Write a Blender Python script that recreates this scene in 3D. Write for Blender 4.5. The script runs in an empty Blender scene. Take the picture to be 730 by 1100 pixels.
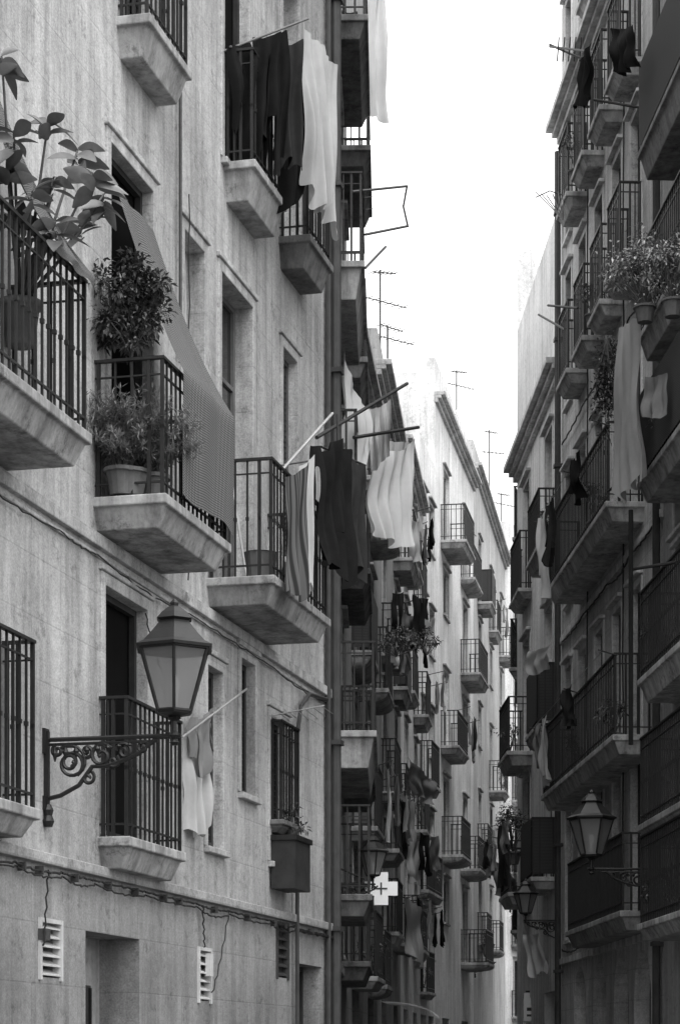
import bpy, math, random
from mathutils import Vector, Matrix
random.seed(7)
F=2400.; CX=365.; HY=1140.; EYE=1.6
scn=bpy.context.scene
Z3=Vector((0,0,1))
def pt(px,py,s): return Vector(((px-CX)/s, F/s, EYE+(HY-py)/s))

# ------------------------------------------------------------ materials
def newmat(name):
    m=bpy.data.materials.new(name); m.use_nodes=True
    nt=m.node_tree; nt.nodes.clear()
    out=nt.nodes.new('ShaderNodeOutputMaterial')
    return m,nt,out
def N(nt,t,**k):
    n=nt.nodes.new(t)
    for a,b in k.items():
        if a in n.inputs.keys(): n.inputs[a].default_value=b
        else: setattr(n,a,b)
    return n
def g(v): return (v,v,v,1)
def ramp(nt,src,p0,c0,p1,c1):
    r=nt.nodes.new('ShaderNodeValToRGB'); r.color_ramp.elements[0].position=p0; r.color_ramp.elements[0].color=g(c0)
    r.color_ramp.elements[1].position=p1; r.color_ramp.elements[1].color=g(c1)
    nt.links.new(src,r.inputs[0]); return r.outputs[0]
def mul(nt,a,b,fac=1.0,mode='MULTIPLY'):
    m=nt.nodes.new('ShaderNodeMix'); m.data_type='RGBA'; m.blend_type=mode; m.inputs[0].default_value=fac
    nt.links.new(a,m.inputs[6]); nt.links.new(b,m.inputs[7]); return m.outputs[2]
def plaster(name,base,joints=None,dirt=.5,rough=.9,streak=.5,grime=None,patch=0):
    m,nt,out=newmat(name); L=nt.links
    tc=N(nt,'ShaderNodeTexCoord')
    n1=N(nt,'ShaderNodeTexNoise',Scale=.7,Detail=7.,Roughness=.65); L.new(tc.outputs['Object'],n1.inputs['Vector'])
    mp=N(nt,'ShaderNodeMapping'); mp.inputs['Scale'].default_value=(3.2,3.2,.22); L.new(tc.outputs['Object'],mp.inputs[0])
    n2=N(nt,'ShaderNodeTexNoise',Scale=1.6,Detail=6.,Roughness=.7); L.new(mp.outputs[0],n2.inputs['Vector'])
    n3=N(nt,'ShaderNodeTexNoise',Scale=14.,Detail=8.,Roughness=.75); L.new(tc.outputs['Object'],n3.inputs['Vector'])
    n4=N(nt,'ShaderNodeTexNoise',Scale=3.5,Detail=9.,Roughness=.8); L.new(tc.outputs['Object'],n4.inputs['Vector'])
    rgb=N(nt,'ShaderNodeRGB'); rgb.outputs[0].default_value=g(base)
    c=mul(nt,rgb.outputs[0],ramp(nt,n1.outputs[0],.3,1-dirt*.55,.62,1.08))
    c=mul(nt,c,ramp(nt,n2.outputs[0],.36,1-streak*.6,.58,1.04))
    c=mul(nt,c,ramp(nt,n3.outputs[0],.3,.76,.6,1.08))
    c=mul(nt,c,ramp(nt,n4.outputs[0],.36,.55,.44,1.0),fac=min(1,dirt*1.3))
    if patch:
        n5=N(nt,'ShaderNodeTexNoise',Scale=.33,Detail=3.,Roughness=.5,Distortion=.8); L.new(tc.outputs['Object'],n5.inputs['Vector'])
        c=mul(nt,c,ramp(nt,n5.outputs[0],.5,1.,.515,1-patch)); n6=N(nt,'ShaderNodeTexNoise',Scale=60.,Detail=3.); L.new(tc.outputs['Object'],n6.inputs['Vector'])
        c=mul(nt,c,ramp(nt,n6.outputs[0],.35,.84,.65,1.12))
    if grime:
        sp0=N(nt,'ShaderNodeSeparateXYZ'); L.new(tc.outputs['Object'],sp0.inputs[0])
        ad=N(nt,'ShaderNodeMath',operation='MULTIPLY_ADD'); L.new(n2.outputs[0],ad.inputs[0]); ad.inputs[1].default_value=-grime[1]*2; L.new(sp0.outputs[2],ad.inputs[2])
        mr=N(nt,'ShaderNodeMapRange'); L.new(ad.outputs[0],mr.inputs[0]); mr.inputs[1].default_value=grime[0]-grime[1]*1.8; mr.inputs[2].default_value=grime[0]; mr.inputs[3].default_value=.55; mr.inputs[4].default_value=1.
        c=mul(nt,c,mr.outputs[0])
    bp=N(nt,'ShaderNodeBump',Strength=.45,Distance=.02); L.new(n3.outputs[0],bp.inputs['Height'])
    nrm=bp.outputs[0]
    if joints:
        sp=N(nt,'ShaderNodeSeparateXYZ'); L.new(tc.outputs['Object'],sp.inputs[0])
        cb=N(nt,'ShaderNodeCombineXYZ'); L.new(sp.outputs[0],cb.inputs[0]); L.new(sp.outputs[2],cb.inputs[1])
        b=N(nt,'ShaderNodeTexBrick'); b.inputs['Scale'].default_value=1
        b.inputs['Brick Width'].default_value=joints[0]; b.inputs['Row Height'].default_value=joints[1]
        b.inputs['Mortar Size'].default_value=joints[2]; b.inputs['Mortar Smooth'].default_value=.3
        b.inputs['Color1'].default_value=g(1); b.inputs['Color2'].default_value=g(.96); b.inputs['Mortar'].default_value=g(joints[3])
        L.new(cb.outputs[0],b.inputs['Vector']); c=mul(nt,c,b.outputs[0])
        b2=N(nt,'ShaderNodeBump',Strength=.35,Distance=.01); b2.invert=True
        L.new(b.outputs['Fac'],b2.inputs['Height']); L.new(nrm,b2.inputs['Normal']); nrm=b2.outputs[0]
    p=N(nt,'ShaderNodeBsdfPrincipled',Roughness=rough); p.inputs['Specular IOR Level'].default_value=.2
    L.new(c,p.inputs['Base Color']); L.new(nrm,p.inputs['Normal']); L.new(p.outputs[0],out.inputs[0])
    return m
def simple(name,base,rough=.6,var=.3,scale=9.,metal=0,trans=0,spec=.4,bump=.2):
    m,nt,out=newmat(name); L=nt.links
    tc=N(nt,'ShaderNodeTexCoord')
    n=N(nt,'ShaderNodeTexNoise',Scale=scale,Detail=6.,Roughness=.65); L.new(tc.outputs['Object'],n.inputs['Vector'])
    rgb=N(nt,'ShaderNodeRGB'); rgb.outputs[0].default_value=g(base)
    c=mul(nt,rgb.outputs[0],ramp(nt,n.outputs[0],.3,1-var,.65,1+var*.4))
    p=N(nt,'ShaderNodeBsdfPrincipled',Roughness=rough,Metallic=metal); p.inputs['Specular IOR Level'].default_value=spec
    L.new(c,p.inputs['Base Color'])
    if bump:
        b=N(nt,'ShaderNodeBump',Strength=bump,Distance=.01); L.new(n.outputs[0],b.inputs['Height']); L.new(b.outputs[0],p.inputs['Normal'])
    o=p.outputs[0]
    if trans:
        t=N(nt,'ShaderNodeBsdfTranslucent'); L.new(c,t.inputs[0])
        mx=N(nt,'ShaderNodeMixShader'); mx.inputs[0].default_value=trans; L.new(o,mx.inputs[1]); L.new(t.outputs[0],mx.inputs[2]); o=mx.outputs[0]
    L.new(o,out.inputs[0]); return m
def woven(name,a,b,sx,sz,trans=.2):
    m,nt,out=newmat(name); L=nt.links
    uv=N(nt,'ShaderNodeTexCoord')
    w=N(nt,'ShaderNodeTexWave',Scale=sx,Distortion=.6); w.bands_direction='X'; L.new(uv.outputs['UV'],w.inputs[0])
    w2=N(nt,'ShaderNodeTexWave',Scale=sz,Distortion=.6); w2.bands_direction='Y'; L.new(uv.outputs['UV'],w2.inputs[0])
    c=mul(nt,ramp(nt,w.outputs[0],.2,a,.6,b),ramp(nt,w2.outputs[0],.15,.25,.5,1.))
    p=N(nt,'ShaderNodeBsdfPrincipled',Roughness=.85); L.new(c,p.inputs['Base Color'])
    t=N(nt,'ShaderNodeBsdfTranslucent'); L.new(c,t.inputs[0])
    mx=N(nt,'ShaderNodeMixShader'); mx.inputs[0].default_value=trans; L.new(p.outputs[0],mx.inputs[1]); L.new(t.outputs[0],mx.inputs[2])
    L.new(mx.outputs[0],out.inputs[0]); return m
M_L1=plaster('scored_render_light',.5,(1.15,.43,.007,.85),.6,streak=.6,grime=(2.9,1.),patch=.1)
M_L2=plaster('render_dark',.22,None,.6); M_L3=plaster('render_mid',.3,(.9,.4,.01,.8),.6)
M_L4=plaster('render_mid_light',.36,None,.5); M_L5=plaster('limewash_white_hazed',.74,None,.45,streak=.5,patch=.08)  # M_L5: white far walls, distance haze put into the lighter base colour
M_L6=plaster('limewash_grey',.48,None,.4,patch=.1); M_R1=plaster('render_right',.62,(1.,.4,.01,.8),.5,patch=.1)
M_R0=plaster('render_right_near',.42,None,.6); M_R2=plaster('limewash_right',.76,None,.4)
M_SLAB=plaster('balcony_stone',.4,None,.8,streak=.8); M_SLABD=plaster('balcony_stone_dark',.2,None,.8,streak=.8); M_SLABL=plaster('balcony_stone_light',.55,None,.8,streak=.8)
M_TRIM=plaster('stone_trim',.42,None,.6,streak=.7); M_TRIMR=plaster('stone_trim_right',.66,None,.5,streak=.6); M_REC=plaster('recess_render',.34,None,.5)
M_IRON=simple('wrought_iron',.013,.5,.4,20,spec=.4); M_IRONG=simple('painted_iron_grey',.05,.55,.4,20)
M_GLASS=simple('window_glass_dark',.015,.12,.3,2,spec=.6,bump=0); M_DARK=simple('opening_shade_panel',.006,.9,.3,2,spec=.05)  # M_DARK: near-black panel, paints in the shade behind openings
M_WOODD=simple('shutter_wood_dark',.03,.6,.4,6,spec=.25); M_WOODM=simple('shutter_wood_mid',.12,.6,.4,6); M_WOODL=simple('painted_wood_light',.5,.6,.25,6)
M_ROOF=simple('roof_tile',.2,.9,.4,4); M_PIPE=simple('drain_pipe',.05,.5,.4,5)
M_WHITE=simple('cotton_white',.8,.9,.1,3,trans=.3,spec=.1); M_CREAM=simple('cotton_pale',.48,.9,.15,3,trans=.25,spec=.1)
M_GREY=simple('cotton_grey',.2,.9,.2,4,trans=.15,spec=.1); M_BLACK=simple('cotton_black',.01,.95,.3,6,spec=.08); M_NAVY=simple('cotton_dark',.025,.9,.3,6,spec=.1)
M_LEAF=simple('leaf_broad',.1,.35,.4,5,trans=.15,spec=.5); M_LEAFB=simple('leaf_pale',.18,.6,.4,5,trans=.3); M_LEAFD=simple('leaf_dark',.035,.6,.4,8,trans=.15)
M_STEM=simple('plant_stem',.08,.8); M_POT=simple('terracotta_pot',.12,.85,.4,7); M_PLAST=simple('white_plastic',.7,.4,.1,3,bump=0)
M_FLOWER=simple('flower_petals',.75,.8,.2,5,trans=.3); M_ALU=simple('aluminium_rod',.5,.35,.2,8,metal=.5)
M_MAT=woven('woven_blind',.04,.24,13,15); M_STRIPE=woven('striped_fabric',.06,.4,2.6,.01,.25); M_MATD=woven('woven_screen_dark',.03,.08,12,12)
M_ASPH=plaster('paving_asphalt',.06,None,.5); M_PAVE=plaster('paving_stone',.22,(.6,.4,.01,.5),.5); M_GROUND=plaster('ground_dirt',.15,None,.5)
M_SIGN=simple('sign_white',.88,.4,.05,3,bump=0)
def lampglass():
    m,nt,out=newmat('lamp_glass_frosted'); L=nt.links
    p=N(nt,'ShaderNodeBsdfPrincipled',Roughness=.15); p.inputs['Base Color'].default_value=g(.3); p.inputs['Specular IOR Level'].default_value=.6
    t=N(nt,'ShaderNodeBsdfTransparent'); tl=N(nt,'ShaderNodeBsdfTranslucent'); tl.inputs[0].default_value=g(.4)
    a=N(nt,'ShaderNodeMixShader'); a.inputs[0].default_value=.4; L.new(p.outputs[0],a.inputs[1]); L.new(tl.outputs[0],a.inputs[2])
    b=N(nt,'ShaderNodeMixShader'); b.inputs[0].default_value=.4; L.new(a.outputs[0],b.inputs[1]); L.new(t.outputs[0],b.inputs[2]); L.new(b.outputs[0],out.inputs[0]); return m
M_LG=lampglass()

# ------------------------------------------------------------ mesh builder
class MB:
    def __init__(s): s.v=[];s.f=[];s.m=[];s.mats=[];s.uv={}
    def mi(s,mat):
        if mat not in s.mats: s.mats.append(mat)
        return s.mats.index(mat)
    def face(s,pts,mat,uv=None):
        b=len(s.v); s.v+= [tuple(p) for p in pts]; s.f.append(tuple(range(b,b+len(pts)))); s.m.append(s.mi(mat))
        if uv: s.uv[len(s.f)-1]=uv
    def box(s,x0,x1,y0,y1,z0,z1,mat):
        if x0>x1:x0,x1=x1,x0
        b=len(s.v); s.v+=[(x0,y0,z0),(x1,y0,z0),(x1,y1,z0),(x0,y1,z0),(x0,y0,z1),(x1,y0,z1),(x1,y1,z1),(x0,y1,z1)]
        i=s.mi(mat)
        for q in ((0,3,2,1),(4,5,6,7),(0,1,5,4),(1,2,6,5),(2,3,7,6),(3,0,4,7)):
            s.f.append(tuple(b+k for k in q)); s.m.append(i)
    def tube(s,pts,r,mat,n=6):
        pts=[Vector(p) for p in pts]; i=s.mi(mat); b=len(s.v); prev=None
        for k,p in enumerate(pts):
            t=(pts[min(k+1,len(pts)-1)]-pts[max(k-1,0)])
            if t.length<1e-9: t=Vector((0,0,1))
            t.normalize()
            if prev is None: prev=t.orthogonal().normalized()
            a=(prev-t*prev.dot(t)); a=a.normalized() if a.length>1e-6 else t.orthogonal().normalized()
            prev=a; c=t.cross(a); rr=r[k] if isinstance(r,(list,tuple)) else r
            for j in range(n):
                an=2*math.pi*(j+.5)/n; s.v.append(tuple(p+a*math.cos(an)*rr+c*math.sin(an)*rr))
        for k in range(len(pts)-1):
            for j in range(n):
                s.f.append((b+k*n+j,b+k*n+(j+1)%n,b+(k+1)*n+(j+1)%n,b+(k+1)*n+j)); s.m.append(i)
        s.f.append(tuple(b+j for j in range(n))[::-1]); s.m.append(i)
        e=b+(len(pts)-1)*n; s.f.append(tuple(e+j for j in range(n))); s.m.append(i)
    def lathe(s,cx,cy,prof,mat,n=10,rot=0):
        i=s.mi(mat); b=len(s.v)
        for (r,z) in prof:
            for j in range(n):
                a=2*math.pi*j/n+rot; s.v.append((cx+r*math.cos(a),cy+r*math.sin(a),z))
        for k in range(len(prof)-1):
            for j in range(n):
                s.f.append((b+k*n+j,b+k*n+(j+1)%n,b+(k+1)*n+(j+1)%n,b+(k+1)*n+j)); s.m.append(i)
        s.f.append(tuple(b+j for j in range(n))[::-1]); s.m.append(i)
        e=b+(len(prof)-1)*n; s.f.append(tuple(e+j for j in range(n))); s.m.append(i)
    def rings(s,rs,mat):
        i=s.mi(mat); b=len(s.v)
        for (x0,x1,y0,y1,z) in rs: s.v+=[(x0,y0,z),(x1,y0,z),(x1,y1,z),(x0,y1,z)]
        for k in range(len(rs)-1):
            for j in range(4):
                s.f.append((b+k*4+(j+1)%4,b+k*4+j,b+(k+1)*4+j,b+(k+1)*4+(j+1)%4)); s.m.append(i)
        s.f.append((b,b+1,b+2,b+3)); s.m.append(i)
        e=b+(len(rs)-1)*4; s.f.append((e+3,e+2,e+1,e)); s.m.append(i)
    def obj(s,name,parent=None,M=None,smooth=False,bevel=0,sub=0,centre=False):
        if not s.v: return None
        me=bpy.data.meshes.new(name); v=s.v; c=None
        if centre:
            c=Vector((sum(p[0] for p in v),sum(p[1] for p in v),sum(p[2] for p in v)))/len(v); c.z=min(p[2] for p in v)
            v=[tuple(Vector(p)-c) for p in v]
        me.from_pydata(v,[],s.f)
        for m in s.mats: me.materials.append(m)
        me.polygons.foreach_set('material_index',s.m)
        if smooth: me.polygons.foreach_set('use_smooth',[True]*len(me.polygons))
        if s.uv:
            ul=me.uv_layers.new(name='UVMap')
            for fi,uv in s.uv.items():
                for li,u in zip(me.polygons[fi].loop_indices,uv): ul.data[li].uv=u
        me.update(); o=bpy.data.objects.new(name,me); scn.collection.objects.link(o)
        if parent is not None: o.parent=parent
        elif M is not None: o.matrix_world=M@Matrix.Translation(c) if c is not None else M
        elif c is not None: o.location=c
        if bevel:
            md=o.modifiers.new('bevel','BEVEL'); md.width=bevel; md.segments=2; md.limit_method='ANGLE'
        if sub:
            md=o.modifiers.new('sub','SUBSURF'); md.levels=sub; md.render_levels=sub
        return o
def empty(name,M=None):
    e=bpy.data.objects.new(name,None); e.empty_display_size=.5; scn.collection.objects.link(e)
    if M is not None: e.matrix_world=M
    return e

class Wall:
    def __init__(s,p0,s0,p1,s1,left=True):
        s.p0,s.s0,s.p1,s.s1,s.left=p0,s0,p1,s1,left
        A=s.P(p0);B=s.P(p1); u=(B-A).normalized()
        n=Vector((u.y,-u.x)) if left else Vector((-u.y,u.x)); x=Vector((n.y,-n.x))
        s.A=A;s.x=x;s.n=n
        s.M=Matrix(((x.x,n.x,0,A.x),(x.y,n.y,0,A.y),(0,0,1,0),(0,0,0,1)))
    def sc(s,px): return s.s0+(s.s1-s.s0)*(px-s.p0)/(s.p1-s.p0)
    def P(s,px): k=s.sc(px); return Vector(((px-CX)/k,F/k))
    def X(s,px): return (s.P(px)-s.A).dot(s.x)
    def W(s,x,y,z): return s.M@Vector((x,y,z))

# ------------------------------------------------------------ building parts
def fill(j,x0,x1,z0,z1,t):
    w=x1-x0; fr=.05
    def frame(mat,y=-.16,mid=True,tr=None):
        j.box(x0,x0+fr,y-.05,y,z0,z1,mat); j.box(x1-fr,x1,y-.05,y,z0,z1,mat)
        j.box(x0+fr,x1-fr,y-.05,y,z1-fr,z1,mat); j.box(x0+fr,x1-fr,y-.05,y,z0,z0+fr*1.4,mat)
        if mid: j.box(x0+w/2-.035,x0+w/2+.035,y-.045,y+.006,z0+fr*1.4,z1-fr,mat)
        if tr:
            for q in tr:
                zz=z0+(z1-z0)*q; j.box(x0+fr,x1-fr,y-.04,y-.006,zz,zz+.04,mat)
    def back(mat,y): j.face([(x0,y,z0),(x1,y,z0),(x1,y,z1),(x0,y,z1)],mat)
    if t=='glass': frame(random.choice([M_WOODD,M_WOODD,M_WOODM,M_WOODL]),tr=(.3,.72)); back(M_GLASS,-.19)
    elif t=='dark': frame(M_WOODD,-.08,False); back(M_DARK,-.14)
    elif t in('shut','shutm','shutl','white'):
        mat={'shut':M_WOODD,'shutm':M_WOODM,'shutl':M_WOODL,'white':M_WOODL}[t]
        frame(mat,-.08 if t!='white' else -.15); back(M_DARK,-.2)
        y=-.09 if t!='white' else -.16; z=z0+.08
        while z<z1-.1:
            j.face([(x0+fr,y-.045,z+.045),(x1-fr,y-.045,z+.045),(x1-fr,y,z),(x0+fr,y,z)],mat); z+=.055
    elif t=='half':
        frame(M_WOODM,tr=(.3,)); back(M_GLASS,-.19); zc=z0+(z1-z0)*random.uniform(.35,.7); z=zc
        while z<z1-.02:
            j.face([(x0+.02,-.09,z+.05),(x1-.02,-.09,z+.05),(x1-.02,-.07,z),(x0+.02,-.07,z)],M_WOODL); z+=.05
    elif t in('vent','ventd'):
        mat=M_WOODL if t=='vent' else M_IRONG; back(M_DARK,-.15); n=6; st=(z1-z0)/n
        for k in range(n):
            a=z0+st*k
            j.face([(x0,-.07,a+st*.95),(x1,-.07,a+st*.95),(x1,.005,a+st*.35),(x0,.005,a+st*.35)],mat); j.box(x0,x1,-.0,.008,a+st*.2,a+st*.36,mat)
        j.box(x0-.03,x0+.005,-.05,.02,z0-.02,z1+.02,mat); j.box(x1-.005,x1+.03,-.05,.02,z0-.02,z1+.02,mat); j.box(x0+.006,x1-.006,-.05,.018,z1-.01,z1+.02,mat)
    elif t=='recess':
        back(M_REC,-.34); xa=x1-w*.05; xb=x0+w*.25
        j.box(xb,xa,-.338,-.30,z0,z1-.38,M_WOODD)
        for q in range(6): xx=xb+.04+(xa-xb-.08)*q/5; j.box(xx-.012,xx+.012,-.3,-.28,z0,z1-.4,M_IRON)
    elif t=='shop':
        frame(M_WOODD,-.2,True,(.75,)); back(M_GLASS,-.24)
DEP={'dark':.15,'recess':.36,'vent':.16,'ventd':.16,'shop':.3}
def building(name,wall,px0,px1,top,ops,mat,courses=(),cornice=None,depth=9.,trim=True,z0=0,trimmat=None,hood=.09):
    tm=trimmat or M_TRIM
    e=empty(name,wall.M); X=sorted((wall.X(px0),wall.X(px1))); xa,xb=X[0]+.002,X[1]-.002; zt=top+EYE
    w=MB(); holes=[]
    for o in ops:
        a,b=sorted((o[0],o[1])); 
        if a<xa+.05 or b>xb-.05: continue
        holes.append((a,b,max(o[2]+EYE,.12),min(o[3]+EYE,zt-.1),o[4]))
    xs=sorted({xa,xb}|{h[0] for h in holes}|{h[1] for h in holes}); zs=sorted({z0,zt}|{h[2] for h in holes}|{h[3] for h in holes})
    for i in range(len(xs)-1):
        for k in range(len(zs)-1):
            cx=(xs[i]+xs[i+1])/2; cz=(zs[k]+zs[k+1])/2
            if any(h[0]<cx<h[1] and h[2]<cz<h[3] for h in holes): continue
            w.face([(xs[i],0,zs[k]),(xs[i+1],0,zs[k]),(xs[i+1],0,zs[k+1]),(xs[i],0,zs[k+1])],mat)
    w.face([(xa,0,z0),(xa,0,zt),(xa,-depth,zt),(xa,-depth,z0)],mat); w.face([(xb,0,z0),(xb,-depth,z0),(xb,-depth,zt),(xb,0,zt)],mat)
    w.face([(xa,-depth,z0),(xa,-depth,zt),(xb,-depth,zt),(xb,-depth,z0)],mat)
    j=MB(); t=MB()
    for h in holes:
        a,b,c,d,ty=h; y=-DEP.get(ty.split('_')[0],.22)
        arch=ty.endswith('_arch'); ty=ty.replace('_arch','')
        w.face([(a,0,c),(a,y,c),(a,y,d),(a,0,d)],mat); w.face([(b,0,c),(b,0,d),(b,y,d),(b,y,c)],mat)
        w.face([(a,0,d),(a,y,d),(b,y,d),(b,0,d)],mat); w.face([(a,0,c),(b,0,c),(b,y,c),(a,y,c)],tm)
        if arch:
            r=(b-a)/2; cx=(a+b)/2; zc=d-r; n=12; pr=None
            for q in range(n+1):
                an=math.pi*q/n; p=(cx-r*math.cos(an),zc+r*math.sin(an))
                if pr:
                    w.face([(pr[0],0,pr[1]),(p[0],0,p[1]),(p[0],0,d),(pr[0],0,d)],mat)
                    w.face([(pr[0],0,pr[1]),(pr[0],y,pr[1]),(p[0],y,p[1]),(p[0],0,p[1])],mat)
                pr=p
        fill(j,a,b,c,d,ty)
        if trim and ty not in('vent','ventd','recess','shop') and not arch:
            q=.1; t.box(a-q,a-.002,-.01,.018,c,d+q,tm); t.box(b+.002,b+q,-.01,.018,c,d+q,tm); t.box(a-.002,b+.002,-.01,.02,d+.002,d+q,tm)
            if hood: t.box(a-q-.03,b+q+.03,-.01,hood,d+q+.002,d+q+.05,tm)
            if c>2.3: t.box(a-.08,b+.08,-.01,.06,c-.06,c-.003,tm)
    for (hh,th,pr) in courses: t.box(xa,xb,-.02,pr,hh+EYE-th,hh+EYE,tm)
    for k in ((0,.1,.08),(.1,.08,.16),(.18,.1,.26)) if cornice is not None else ():
        t.box(xa-.02,xb+.02,-.02,k[2],cornice+EYE+k[0],cornice+EYE+k[0]+k[1]-.002,tm)
    r=MB(); r.face([(xa,0,zt-.002),(xb,0,zt-.002),(xb,-depth,zt-.002),(xa,-depth,zt-.002)],M_ROOF)
    r.box(xa+.01,xb-.01,-.25,-.003,zt,zt+.35,mat); r.box(xa+.3,xa+.9,-2.6,-1.9,zt,zt+1.1,mat); r.box(xa+.22,xa+.98,-2.68,-1.82,zt+1.1,zt+1.18,tm)
    w.obj('walls',e); t.obj('mouldings',e,bevel=.008); j.obj('window_joinery',e); r.obj('roof',e)
    return e
def balcony(e,x0,x1,d,H,rh=1.,style=0,t=.2,mat=None,iron=None,knob=True,sp=.105,screen=None):
    if x0>x1:x0,x1=x1,x0
    mat=mat or M_SLAB; iron=iron or M_IRON; z=H+EYE; s=MB(); l=min(.075,t*.4)
    if style==0:
        s.rings([(x0,x1,-.02,d,z),(x0,x1,-.02,d,z-l),(x0+.035,x1-.035,-.02,d-.035,z-l-.004),(x0+.04,x1-.04,-.02,d-.04,z-l-.02),(x0+.09,x1-.09,-.02,d-.1,z-t)],mat)
    else:
        R=[(x0,x1,-.02,d,z),(x0,x1,-.02,d,z-l),(x0+.02,x1-.02,-.02,d-.02,z-l-.004)]
        for k in range(7):
            a=k/6*math.pi/2; R.append((x0+.02+.12*(1-math.cos(a)),x1-.02-.12*(1-math.cos(a)),-.02,.04+(d-.06)*math.cos(a),z-l-.01-(t-l)*math.sin(a)))
        s.rings(R,mat)
    r=MB(); b=.0078; o=.045; X0=x0+o; X1=x1-o; Y=d-o
    def bars(ax,ay,bx,by):
        L=math.hypot(bx-ax,by-ay); n=max(2,int(L/sp)); dx=(bx-ax)/n;dy=(by-ay)/n
        for k in range(n+1):
            x=ax+dx*k;y=ay+dy*k; bb=b if k not in(0,n) else .013
            r.box(x-bb,x+bb,y-bb,y+bb,z,z+rh,iron)
            if knob: r.box(x-.013,x+.013,y-.013,y+.013,z+rh*.5-.015,z+rh*.5+.015,iron)
    bars(X0,Y,X1,Y); bars(X0,Y-sp,X0,.03); bars(X1,Y-sp,X1,.03)
    for (za,zb,q) in ((rh,rh+.022,.02),(.09,.105,.009),(rh-.12,rh-.108,.008)):
        r.box(X0-q,X1+q,Y-q,Y+q,z+za,z+zb,iron); r.box(X0-q,X0+q,0,Y-q-.001,z+za,z+zb,iron); r.box(X1-q,X1+q,0,Y-q-.001,z+za,z+zb,iron)
    s.obj('balcony_slab',e,bevel=.01); r.obj('balcony_railing',e)
    if screen:
        m=MB(); m.face([(X0,Y+.03,z+.05),(X1,Y+.03,z+.05),(X1,Y+.03,z+rh),(X0,Y+.03,z+rh)],screen,uv=[(0,0),(X1-X0,0),(X1-X0,1),(0,1)])
        for xx in (X0-.01,X1+.01): m.face([(xx,0,z+.05),(xx,Y,z+.05),(xx,Y,z+rh),(xx,0,z+rh)],screen,uv=[(0,0),(1,0),(1,1),(0,1)])
        m.obj('balcony_screen',e)

# ------------------------------------------------------------ cloth
NAMES={'sheet':'hanging_bed_sheet','towel':'hanging_towel','shirt':'hanging_shirt','trousers':'hanging_trousers'}
def cloth(kind,a,b,L,mat,folds=3,amp=.035,seed=0,sag=.03,gather=.15,skew=0,sub=1,name=None):
    rnd=random.Random(seed*13+5); a=Vector(a);b=Vector(b); e=b-a; h=Vector((e.x,e.y,0)).normalized(); nr=h.cross(Z3)
    nu,nv=24,18; ph=rnd.uniform(0,6);p2=rnd.uniform(0,6); m=MB(); i=m.mi(mat); idx={}
    def keep(s,t):
        if kind=='trousers': return not(t>.3 and abs(s-.5)<.035+.05*t) 
        if kind=='shirt':
            if s<.2 or s>.8: return .0<=t<.72
            if s<.26 or s>.74: return t<.16
            return t>.04 or abs(s-.5)>.09
        return True
    def pos(s,t):
        gth=1-gather*t*(.6+.4*math.sin(ph)); ss=.5+(s-.5)*gth+skew*t
        z=-sag*4*s*(1-s)-t*L*(1+.06*math.sin(s*5+ph)+.03*math.sin(s*17+p2))
        w=math.sin(2*math.pi*folds*s+ph+1.1*math.sin(3*t+p2)+.6*math.sin(s*4+p2))
        d=amp*(.35+.9*t)*(w+.4*math.sin(2*math.pi*folds*2.3*s+p2+2*t))+amp*.8*math.sin(4*t+ph)*t+amp*.35*math.sin(9*t+5*s+p2)
        ss+=.02*math.sin(7*t+p2+s*4)
        return a+e*ss+Z3*z+nr*d
    for v in range(nv+1):
        for u in range(nu+1): idx[u,v]=len(m.v); m.v.append(tuple(pos(u/nu,v/nv)))
    for v in range(nv):
        for u in range(nu):
            if keep((u+.5)/nu,(v+.5)/nv):
                m.f.append((idx[u,v],idx[u+1,v],idx[u+1,v+1],idx[u,v+1])); m.m.append(i)
                m.uv[len(m.f)-1]=[(u/nu,v/nv),((u+1)/nu,v/nv),((u+1)/nu,(v+1)/nv),(u/nu,(v+1)/nv)]
    return m.obj(name or NAMES[kind],smooth=True,sub=sub,centre=True)
def pole(pts,r=.012,mat=None,name='clothes_pole'):
    m=MB(); m.tube(pts,r,mat or M_WOODM,6); return m.obj(name,centre=True)
def rack(wall,x,H,d,n,seed,L=.6,W=1.5,out=.35,mats=None):
    rnd=random.Random(seed); z=H+EYE+.95; m=MB(); x1=x+W
    for xx in (x,x1): m.tube([(xx,d-.05,z-.04),(xx,d+out+.05,z+.05)],.011,M_IRONG,5)
    for yy in (d+out,d+out*.5): m.tube([(x,yy,z+.03),((x+x1)/2,yy,z),(x1,yy,z+.03)],.004,M_ALU,4)
    m.obj('clothes_line',M=wall.M,centre=True)
    xx=x+.05
    for k in range(n):
        w=rnd.uniform(.3,.6); 
        if xx+w>x1: break
        kd=rnd.choice(['towel','shirt','trousers','towel','sheet']); mt=rnd.choice(mats or [M_WHITE,M_CREAM,M_GREY,M_BLACK,M_NAVY,M_GREY,M_BLACK])
        yy=d+out*(1 if rnd.random()<.6 else .5)
        cloth(kd,wall.W(xx,yy,z+.01),wall.W(xx+w,yy+rnd.uniform(-.08,.08),z+.01),L*rnd.uniform(.75,1.5),mt,folds=rnd.choice([2,3]),amp=.03,seed=seed*7+k,sub=0)
        xx+=w+rnd.uniform(.02,.12)

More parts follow.
